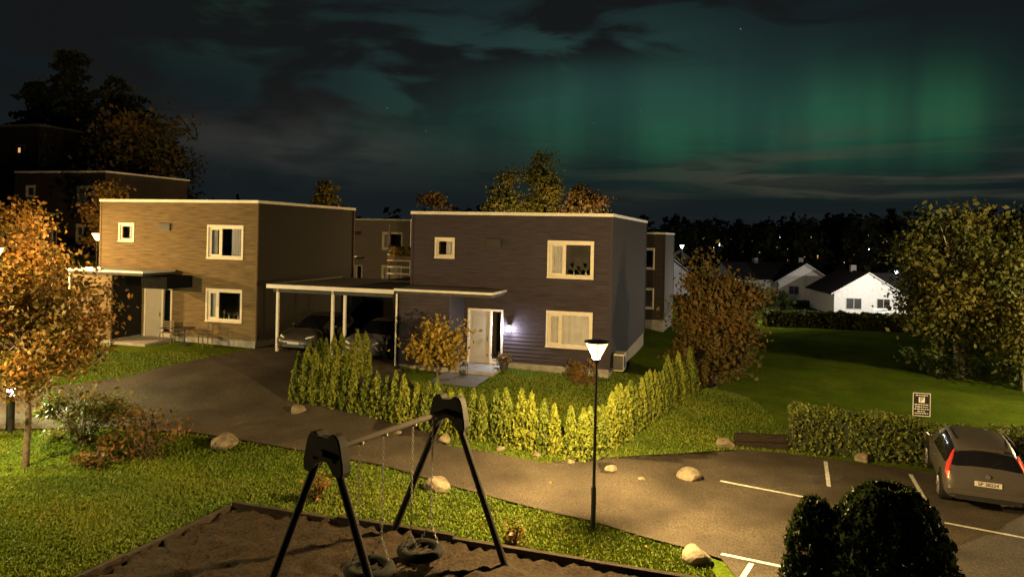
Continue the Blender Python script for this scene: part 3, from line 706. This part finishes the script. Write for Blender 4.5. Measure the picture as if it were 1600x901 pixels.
shrub('lit_green_shrub',-11.9,20.6,(1.2,1.0,.75),LF_yellow,2400,.08)
shrub('red_autumn_shrub',-9.6,19.6,(.95,.8,.7),LF_red,600,.08)
shrub('red_autumn_shrub',-10.6,18.9,(.6,.6,.35),LF_red,350,.08)
shrub('verge_shrub',-4.35,16.9,(.28,.28,.3),LF_orange,260,.06)
shrub('window_shrub',2.7,26.9,(.6,.4,.5),LF_orange,500,.08)
shrub('hedge_end_shrub',7.2,28.6,(.6,.6,.8),LF_olive,900,.08)
shrub('verge_shrub',.15,14.75,(.25,.2,.25),LF_red,120,.06)
def near_bush(x,y,r,ht,n):
    mb=MB(); mb.tube([(0,0,-.1),(0,0,ht*.8)],[.08,.02],7)
    q=rng.random(n); an=rng.random(n)*6.283
    prof=np.where(q<.55,.85+.15*q/.55,np.sqrt(np.clip(1-((q-.55)/.47)**2,0,1)))
    rad=r*prof*(.74+.3*rng.random(n))*(1+.03*np.sin(an*5+q*9)+.05*np.sin(an*11-q*17)+.04*np.sin(an*17+q*31))
    P=np.stack([rad*np.cos(an),rad*np.sin(an),q*ht],1)
    o=mb.obj('thuja_bush',[M_bark],loc=(x,y,h(x,y))); leaf_obj('foliage',P,.042,leafmat('dark_thuja',[(.014,.024,.008),(.04,.06,.014),(.09,.12,.022)],.15),o,up=1.,elong=2.2)
near_bush(4.62,8.9,.80,3.3,42000); near_bush(3.9,9.3,.38,3.0,12000)
tree('birch_tree',24.5,40,9.5,(3.0,2.8,3.7),5.2,LF_yellow,80,140,.6,.17,.16,M_birch,2)
tree('birch_tree',29.0,41,10.5,(3.0,2.8,4.2),5.6,LF_yellow,85,140,.6,.17,.16,M_birch,2)
tree('birch_tree',26.5,46,8,(2.2,2.2,3.2),4.8,LF_green,50,150,.55,.17,.14,M_birch,1)
tree('birch_tree',25.6,36.5,8,(1.7,2.0,2.8),4.0,LF_yellow,60,140,.5,.13,.14,M_birch,1)
shrub('lawn_shrub',24.0,40,(2.2,1.6,1.3),LF_green,1800,.14)
shrub('lawn_shrub',27.5,38,(2.2,1.6,1.5),LF_green,1800,.14)
for (x,y,ht,r) in ((-47,78,20,4.2),(-53,82,17,3.6),(-41,76,17,3.8)):
    conifer('pine_tree',x,y,ht*.92,r,LF_dark,5000,.38,pine=True)
conifer('spruce_tree',-38.0,74,14,3.0,LF_dark,4000,.36)
tree('autumn_tree',-33,66,13,(4.2,4,5.0),6.6,LF_olive,60,150,.8,.28,.2)
tree('autumn_tree',-36,70,13,(3.8,4,5.2),7,LF_olive,55,150,.8,.28,.2)
tree('birch_tree',-44,68,9,(1.9,1.9,3.2),6.0,LF_orange,40,130,.5,.2,.12,M_birch)
tree('birch_tree',-24,44,7,(1.3,1.3,2.5),4.3,LF_orange,40,150,.35,.13,.1,M_birch)
tree('autumn_tree',-25,36,6,(2.6,2.2,2.1),3.4,LF_orange,60,160,.45,.14,.12)
tree('autumn_tree',-21.8,33.5,4,(1.5,1.4,1.5),2.3,LF_orange,40,140,.35,.12,.08)
tree('autumn_tree',-24,31,5,(2.0,1.8,1.9),3.0,LF_orange,50,150,.4,.12,.1)
for (x,y,r,t,m_) in ((-.8,70,1.5,7.2,LF_yellow),(2.9,72,1.5,9.0,LF_yellow),(6.8,68,1.8,7.6,LF_olive)):
    tree('birch_tree',x,y,12,(r,r,4.6),t,m_,50,130,.5,.2,.15,M_birch,base=h(x,y)+.0)
tree('birch_tree',-16.5,65,9,(.8,.8,2.2),6.0,LF_yellow,20,110,.35,.18,.1,M_birch)
tree('birch_tree',-8,75,9,(1.6,1.6,3.4),6.6,LF_olive,34,120,.5,.22,.1,M_birch)
conifer('spruce_tree',14,78,10.5,1.8,LF_dark,2500,.3)
P=[];T=[]
def mass(x,y,z,r,ht,n):
    q=rng.normal(size=(n,3)); q/=np.linalg.norm(q,axis=1,keepdims=True); q*=rng.random((n,1))**.33
    P.append(np.array([x,y,z+ht*.5])+q*np.array([r,r,ht*.5])*(1+.2*rng.random((n,1)))); T.append(np.full(n,rng.random()*.6)+rng.random(n)*.4)
for i in range(130):
    y=rng.uniform(150,270); u=rng.uniform(.17,.85); x=u*y
    top=6.3+y*(.010+.034*max(0,(u-.33))*2+.016*rng.random()); z=-6; mass(x,y,z,rng.uniform(2.5,6),top-z,360)
for i in range(55):
    y=rng.uniform(100,200); u=rng.uniform(-.9,.17); x=u*y; top=6.3+y*(.012+.02*rng.random()+.03*max(0,-u-.25)); mass(x,y,-4,rng.uniform(2.5,5),top+4,260)
leaf_obj('distant_trees',np.concatenate(P),1.1,leafmat('distant_foliage',[(.008,.011,.006),(.018,.022,.01),(.04,.035,.014)],0),None,np.concatenate(T))
for (x,y,ht,r) in ((44,165,13,3.0),(57,185,14,3.4),(37,150,12,2.6),(27,140,10,2.5),(98,190,19,4)):
    conifer('spruce_tree',x,y,ht,r,LF_dark,1600,.6)
for (x,y) in ((36,100),(33,108),(56,92),(64,96),(28,96),(70,110),(50,128)):
    shrub('garden_shrub',x,y,(2.2,2,1.3),LF_green,900,.3)
mb=MB(); vs=[];n=90
for i in range(n+1):
    x=-3000+6000*i/n; t=28+22*math.sin(i*.23)+12*math.sin(i*.61+1)+6*math.sin(i*1.7)
    vs+=[(x,2300,-60),(x,2500,max(5,t))]
mb.add(vs,[(2*i,2*i+2,2*i+3,2*i+1) for i in range(n)]); mb.obj('distant_hills',[mat('hill_forest',(.01,.014,.01),.95)],smooth=True)
mb=MB()
for i in range(70):
    y=rng.uniform(128,165); u=.2+.6*rng.random()**.75; x=u*y; z=6.3-y*rng.uniform(-.008,.030); r=y*(.0002+.0010*rng.random()**2.5)
    mb.tube([(x,y-1,z-r),(x,y-1,z),(x,y-1,z+r)],[r*.5,r,r*.5],6,int(rng.choice([0,0,0,1,2])))
mb.obj('town_lights',[emit('town_light_warm',(1,.55,.2),.8),emit('town_light_white',(.9,.95,1),3),emit('town_light_bright',(1,.68,.35),5)])

# grass blades over the near lawns
N=230000
gx=rng.uniform(-16,9,N); gy=rng.uniform(11,29.5,N)
gy=np.where(rng.random(N)<.35,rng.uniform(13,18,N),gy)
ok=~in_poly(gx,gy,ROAD)&~in_poly(gx,gy,SAND)&~((gx>3.9)&(gy<14.5))&(np.abs(gx/gy)<.78)
HP=[(3.9,27.9),(-4.4,28.4),(-4.9,26.6),(-1.0,26.4),(-.6,28)]
ok&=~in_poly(gx,gy,HP)
gx,gy=gx[ok],gy[ok]; pn=.5+.25*np.sin(gx*1.3+np.sin(gy*1.7))+.2*np.sin(gy*2.1+gx*.7)
leaf_obj('grass',np.stack([gx,gy,H(gx,gy)+.02],1),.036,LF_grass,None,np.clip(pn*.6+rng.random(len(gx))*.45,0,1),up=2.2,elong=2.2)
N=420; fx=rng.uniform(-15,4,N); fy=rng.uniform(13,24,N); kk=~in_poly(fx,fy,ROAD)|(rng.random(N)<.15); fx,fy=fx[kk],fy[kk]
leaf_obj('fallen_leaves',np.stack([fx,fy,H(fx,fy)+.075],1),.05,LF_orange,None)

# ------------------------------------------------------------------ rocks
M_rock=mat('granite',(.13,.105,.07),.85,.45,5,.6,14)
def rock(x,y,r,s=1.0):
    bm=bmesh.new(); bmesh.ops.create_icosphere(bm,subdivisions=3,radius=r); o1=Vector((rnd.random()*50,rnd.random()*50,0))
    from mathutils import noise
    pl=[(Vector((rnd.gauss(0,1),rnd.gauss(0,1),rnd.gauss(0,.8))).normalized(),r*rnd.uniform(.62,.85)) for _ in range(9)]
    for v in bm.verts:
        for n_,d in pl:
            k=v.co.dot(n_)
            if k>d: v.co-=n_*(k-d)
        v.co+=v.co.normalized()*noise.noise(v.co*(3/r)*.4+o1)*r*.14; v.co.z*=.75*s; v.co.x*=1.2
    me=bpy.data.meshes.new('boulder'); bm.to_mesh(me); bm.free(); me.materials.append(M_rock)
    o=bpy.data.objects.new('boulder',me); col.objects.link(o); o.location=(x,y,h(x,y)+r*.32); o.rotation_euler=(0,0,rnd.random()*6)
for (x,y,r) in ((-7.8,20.3,.36),(-1.62,17.45,.3),(4.7,18.9,.3),(3.7,14.3,.27),(10.2,21.1,.25),(6.5,21.9,.26),(-6.6,23.1,.25),(-1.8,21.0,.2),(2.7,19.1,.16),(-.2,20.3,.14),(.8,20.05,.1),(-3.2,21.5,.12),(1.7,19.55,.12),(3.4,18.6,.1)): rock(x,y,r)
mb=MB(); board_run(mb,(6.8,22.0),(8.35,21.9),.16,-.1,.16); board_run(mb,(6.8,22.1),(8.35,22.0),.16,.165,.38); mb.obj('timber_retaining_wall',[MATS['old_timber']],bevel=.01)

# ------------------------------------------------------------------ parking sign
sx,sy=12.85,22.9; sg=empty('parking_sign',(sx,sy,h(sx,sy)),-.25); zt=1.62-h(sx,sy)
mb=MB(); mb.tube([(0,.03,-.3),(0,.03,zt)],.025,10,1); mb.box(-.25,.25,-.01,.01,zt-.72,zt,0)
for a in ((-.25,.25,zt-.02,zt),(-.25,.25,zt-.72,zt-.70),(-.25,-.23,zt-.70,zt-.02),(.23,.25,zt-.70,zt-.02)): mb.box(a[0],a[1],-.014,-.011,a[2],a[3],2)
mb.box(-.085,.085,-.014,-.011,zt-.3,zt-.13,2)
for r_,(zz,hw_) in enumerate(((.075,.17),(.36,.2),(.43,.18),(.5,.2),(.57,.12),(.63,.19))):
    xx=-hw_
    while xx<hw_-.02:
        w=rnd.uniform(.03,.09); mb.box(xx,min(xx+w,hw_),-.014,-.011,zt-zz-.014,zt-zz+.014,2); xx+=w+.02
mb.obj('sign_board',[mat('sign_dark',(.012,.014,.02),.5),M_post,mat('sign_white',(.8,.82,.85),.5)],sg)
tc=bpy.data.curves.new('P','FONT'); tc.body='P'; tc.size=.2; tc.align_x='CENTER'; tc.align_y='CENTER'; tc.extrude=.001; tc.materials.append(MATS['sign_dark'])
to=bpy.data.objects.new('sign_letter',tc); col.objects.link(to); to.parent=sg; to.location=(0,-.017,zt-.215); to.rotation_euler=(math.pi/2,0,0)

def chair(x,y,rz,par):
    mb=MB(); Mx=Matrix.Translation((x,y,.0))@Matrix.Rotation(rz,4,'Z')
    for a in (-.22,.22):
        for b2 in (-.2,.2): mb.box(a-.015,a+.015,b2-.015,b2+.015,-.1,.44,0,Mx)
        mb.box(a-.015,a+.015,.19,.22,.44,.95,0,Mx); mb.box(a-.02,a+.02,-.2,.2,.62,.65,0,Mx)
    for k in range(5): mb.box(-.22,.22,-.2+k*.085,-.14+k*.085,.44,.46,0,Mx)
    for k in range(4): mb.box(-.22,.22,.2,.215,.55+k*.1,.61+k*.1,0,Mx)
    return mb.obj('garden_chair',[mat('chair_wood',(.09,.06,.035),.7)],par)
gf=empty('garden_furniture',(-10.76,31.1,1.32),-A)
chair(-3.9,-.7,.4,gf); chair(-1.9,-.75,-.5,gf)
mb=MB(); mb.tube([(-2.9,-.8,.68),(-2.9,-.8,.71)],.42,20); mb.tube([(-2.9,-.8,0),(-2.9,-.8,.68)],.03,8); mb.tube([(-2.9,-.8,-.05),(-2.9,-.8,.02)],.22,12); mb.obj('table',[M_post],gf)
pt=empty('plant_pot',(3.8,28.07,1.0),-A)
mb=MB(); mb.tube([(-4.0,-.6,0),(-4.0,-.6,.35)],[.14,.2],14); mb.obj('pot',[mat('pot_dark',(.03,.025,.025),.6)],pt)
leaf_obj('plant',rng.normal(size=(250,3))*np.array([.12,.12,.09])+np.array([-4.0,-.6,.46]),.07,LF_red,pt)
lt=empty('lantern',(3.8,28.07,1.0),-A); mb=MB(); mb.box(-5.2,-4.96,-2.3,-2.06,0,.04); mb.box(-5.2,-4.96,-2.3,-2.06,.36,.4)
for a in (-5.19,-4.98):
    for b2 in (-2.29,-2.08): mb.box(a,a+.015,b2,b2+.015,.04,.36)
mb.tube([(-5.08,-2.18,.4),(-5.08,-2.18,.5)],[.09,.02],8); mb.tube([(-5.08,-2.18,.04),(-5.08,-2.18,.2)],.04,10); mb.obj('lantern_frame',[M_black],lt)
sheet('paved_path',[(-2.4,28.35),(-.55,27.9),(-1.2,25.9),(-2.9,26.3)],.05,.5,mat('paving',(.1,.095,.09),.85,.2,6,.3,20))

# ------------------------------------------------------------------ sky
w=bpy.data.worlds.new('World'); scene.world=w; w.use_nodes=True; nt=w.node_tree; N=nt.nodes; L=nt.links
bg=N['Background']; tc=N.new('ShaderNodeTexCoord'); sp=N.new('ShaderNodeSeparateXYZ'); L.new(tc.outputs['Generated'],sp.inputs[0])
def mth(op,a,b=None):
    n=N.new('ShaderNodeMath'); n.operation=op
    for i,v in enumerate((a,b)):
        if v is None: continue
        if isinstance(v,(int,float)): n.inputs[i].default_value=v
        else: L.new(v,n.inputs[i])
    return n.outputs[0]
az=mth('ARCTAN2',sp.outputs['X'],sp.outputs['Y']); el=mth('ARCSINE',sp.outputs['Z'])
cmb=N.new('ShaderNodeCombineXYZ'); L.new(az,cmb.inputs[0]); L.new(el,cmb.inputs[1])
def nz(sx,sy,d=5,seed=0,dist=0):
    mp=N.new('ShaderNodeMapping'); mp.inputs['Scale'].default_value=(sx,sy,1); mp.inputs['Location'].default_value=(seed,seed*.7,seed); L.new(cmb.outputs[0],mp.inputs[0])
    n=N.new('ShaderNodeTexNoise'); n.inputs['Scale'].default_value=1; n.inputs['Detail'].default_value=d; n.inputs['Distortion'].default_value=dist; L.new(mp.outputs[0],n.inputs['Vector']); return n.outputs[0]
def blob(a0,e0,sa,se):
    da=mth('MULTIPLY',mth('SUBTRACT',az,a0),1/sa); de=mth('MULTIPLY',mth('SUBTRACT',el,e0),1/se)
    return mth('EXPONENT',mth('MULTIPLY',mth('ADD',mth('MULTIPLY',da,da),mth('MULTIPLY',de,de)),-1))
def ss(v,lo,hi):
    n=N.new('ShaderNodeMapRange'); n.interpolation_type='SMOOTHSTEP'; L.new(v,n.inputs[0]); n.inputs[1].default_value=lo; n.inputs[2].default_value=hi; return n.outputs[0]
def AZ(px): return math.atan((px-800)/1150)
def EL(py): return math.atan((365-py)/1150)
def addv(base,c,f):
    mx=N.new('ShaderNodeMixRGB'); mx.blend_type='ADD'; mx.inputs[2].default_value=(*c,1); L.new(f,mx.inputs[0])
    if isinstance(base,tuple): mx.inputs[1].default_value=(*base,1)
    else: L.new(base,mx.inputs[1])
    return mx.outputs[0]
def mixv(base,c,f):
    mx=N.new('ShaderNodeMixRGB'); mx.inputs[2].default_value=(*c,1); L.new(f,mx.inputs[0]); L.new(base,mx.inputs[1]); return mx.outputs[0]
rays=ss(nz(12,1.0,2,3),.3,.75)
aur=mth('ADD',mth('MULTIPLY',blob(AZ(880),EL(150),.27,.09),.8),mth('MULTIPLY',blob(AZ(1270),EL(195),.22,.06),1.0))
aur=mth('MULTIPLY',aur,mth('ADD',mth('MULTIPLY',rays,.45),.65))
c=addv((.0062,.0095,.0112),(.010,.050,.031),aur)
c=addv(c,(.006,.050,.010),mth('MULTIPLY',blob(AZ(1410),EL(190),.10,.05),rays))
c=addv(c,(.003,.028,.006),mth('MULTIPLY',blob(AZ(1080),EL(220),.24,.035),rays))
c=addv(c,(.003,.014,.004),blob(AZ(330),EL(60),.12,.05))
c=addv(c,(.006,.011,.013),blob(AZ(820),EL(80),.35,.08))
cl=ss(nz(4.5,15,8,11,.6),.40,.53)
cm=mth('MULTIPLY',cl,ss(mth('ADD',mth('ADD',blob(AZ(330),EL(130),.34,.09),mth('MULTIPLY',blob(AZ(850),EL(25),.5,.055),1.0)),.06),.1,.8))
c=mixv(c,(.0075,.0085,.0088),mth('MULTIPLY',cm,.97))
wl_=mth('MULTIPLY',blob(AZ(470),EL(235),.17,.045),ss(nz(5,12,6,5,.4),.3,.65)); c=addv(c,(.030,.027,.022),wl_)
bands=mth('MULTIPLY',ss(nz(3,38,6,21,.4),.42,.6),blob(AZ(1380),EL(270),.33,.045)); c=mixv(c,(.052,.052,.036),mth('MULTIPLY',bands,.85))
c=mixv(c,(.009,.013,.015),mth('MULTIPLY',ss(el,.062,.02),.8))
dk=mth('MULTIPLY',ss(nz(6,45,6,33,.5),.52,.60),ss(el,.16,.03)); c=mixv(c,(.009,.012,.013),mth('MULTIPLY',dk,.7))
# faint stars
vo=N.new('ShaderNodeTexVoronoi'); vo.inputs['Scale'].default_value=26; L.new(tc.outputs['Generated'],vo.inputs['Vector'])
st=mth('MULTIPLY',mth('LESS_THAN',vo.outputs['Distance'],.028),mth('SUBTRACT',1.0,cm)); c=addv(c,(.10,.12,.13),mth('MULTIPLY',st,ss(el,.08,.14)))
L.new(c,bg.inputs[0]); bg.inputs[1].default_value=1.0
sd=bpy.data.lights.new('fill_sun','SUN'); sd.energy=.008; sd.color=(.85,.9,1); sd.angle=.01  # weak bluish fill light added; no moon stands in this sky
so=bpy.data.objects.new('fill_sun',sd); col.objects.link(so); so.rotation_euler=(math.radians(50),0,math.radians(-30))

# ------------------------------------------------------------------ camera
cd=bpy.data.cameras.new('Camera'); cam=bpy.data.objects.new('Camera',cd); col.objects.link(cam); scene.camera=cam
cd.sensor_width=36; cd.lens=36*1150/1600; cd.shift_y=-85.5/1600; cd.clip_end=8000; cd.clip_start=.1
cam.matrix_world=Matrix.Translation((0,0,6.3))@Matrix.Rotation(math.pi/2,4,'X')@Matrix.Rotation(math.radians(1.2),4,'Z')
scene.view_settings.view_transform='Standard'; scene.view_settings.look='None'; scene.view_settings.exposure=0
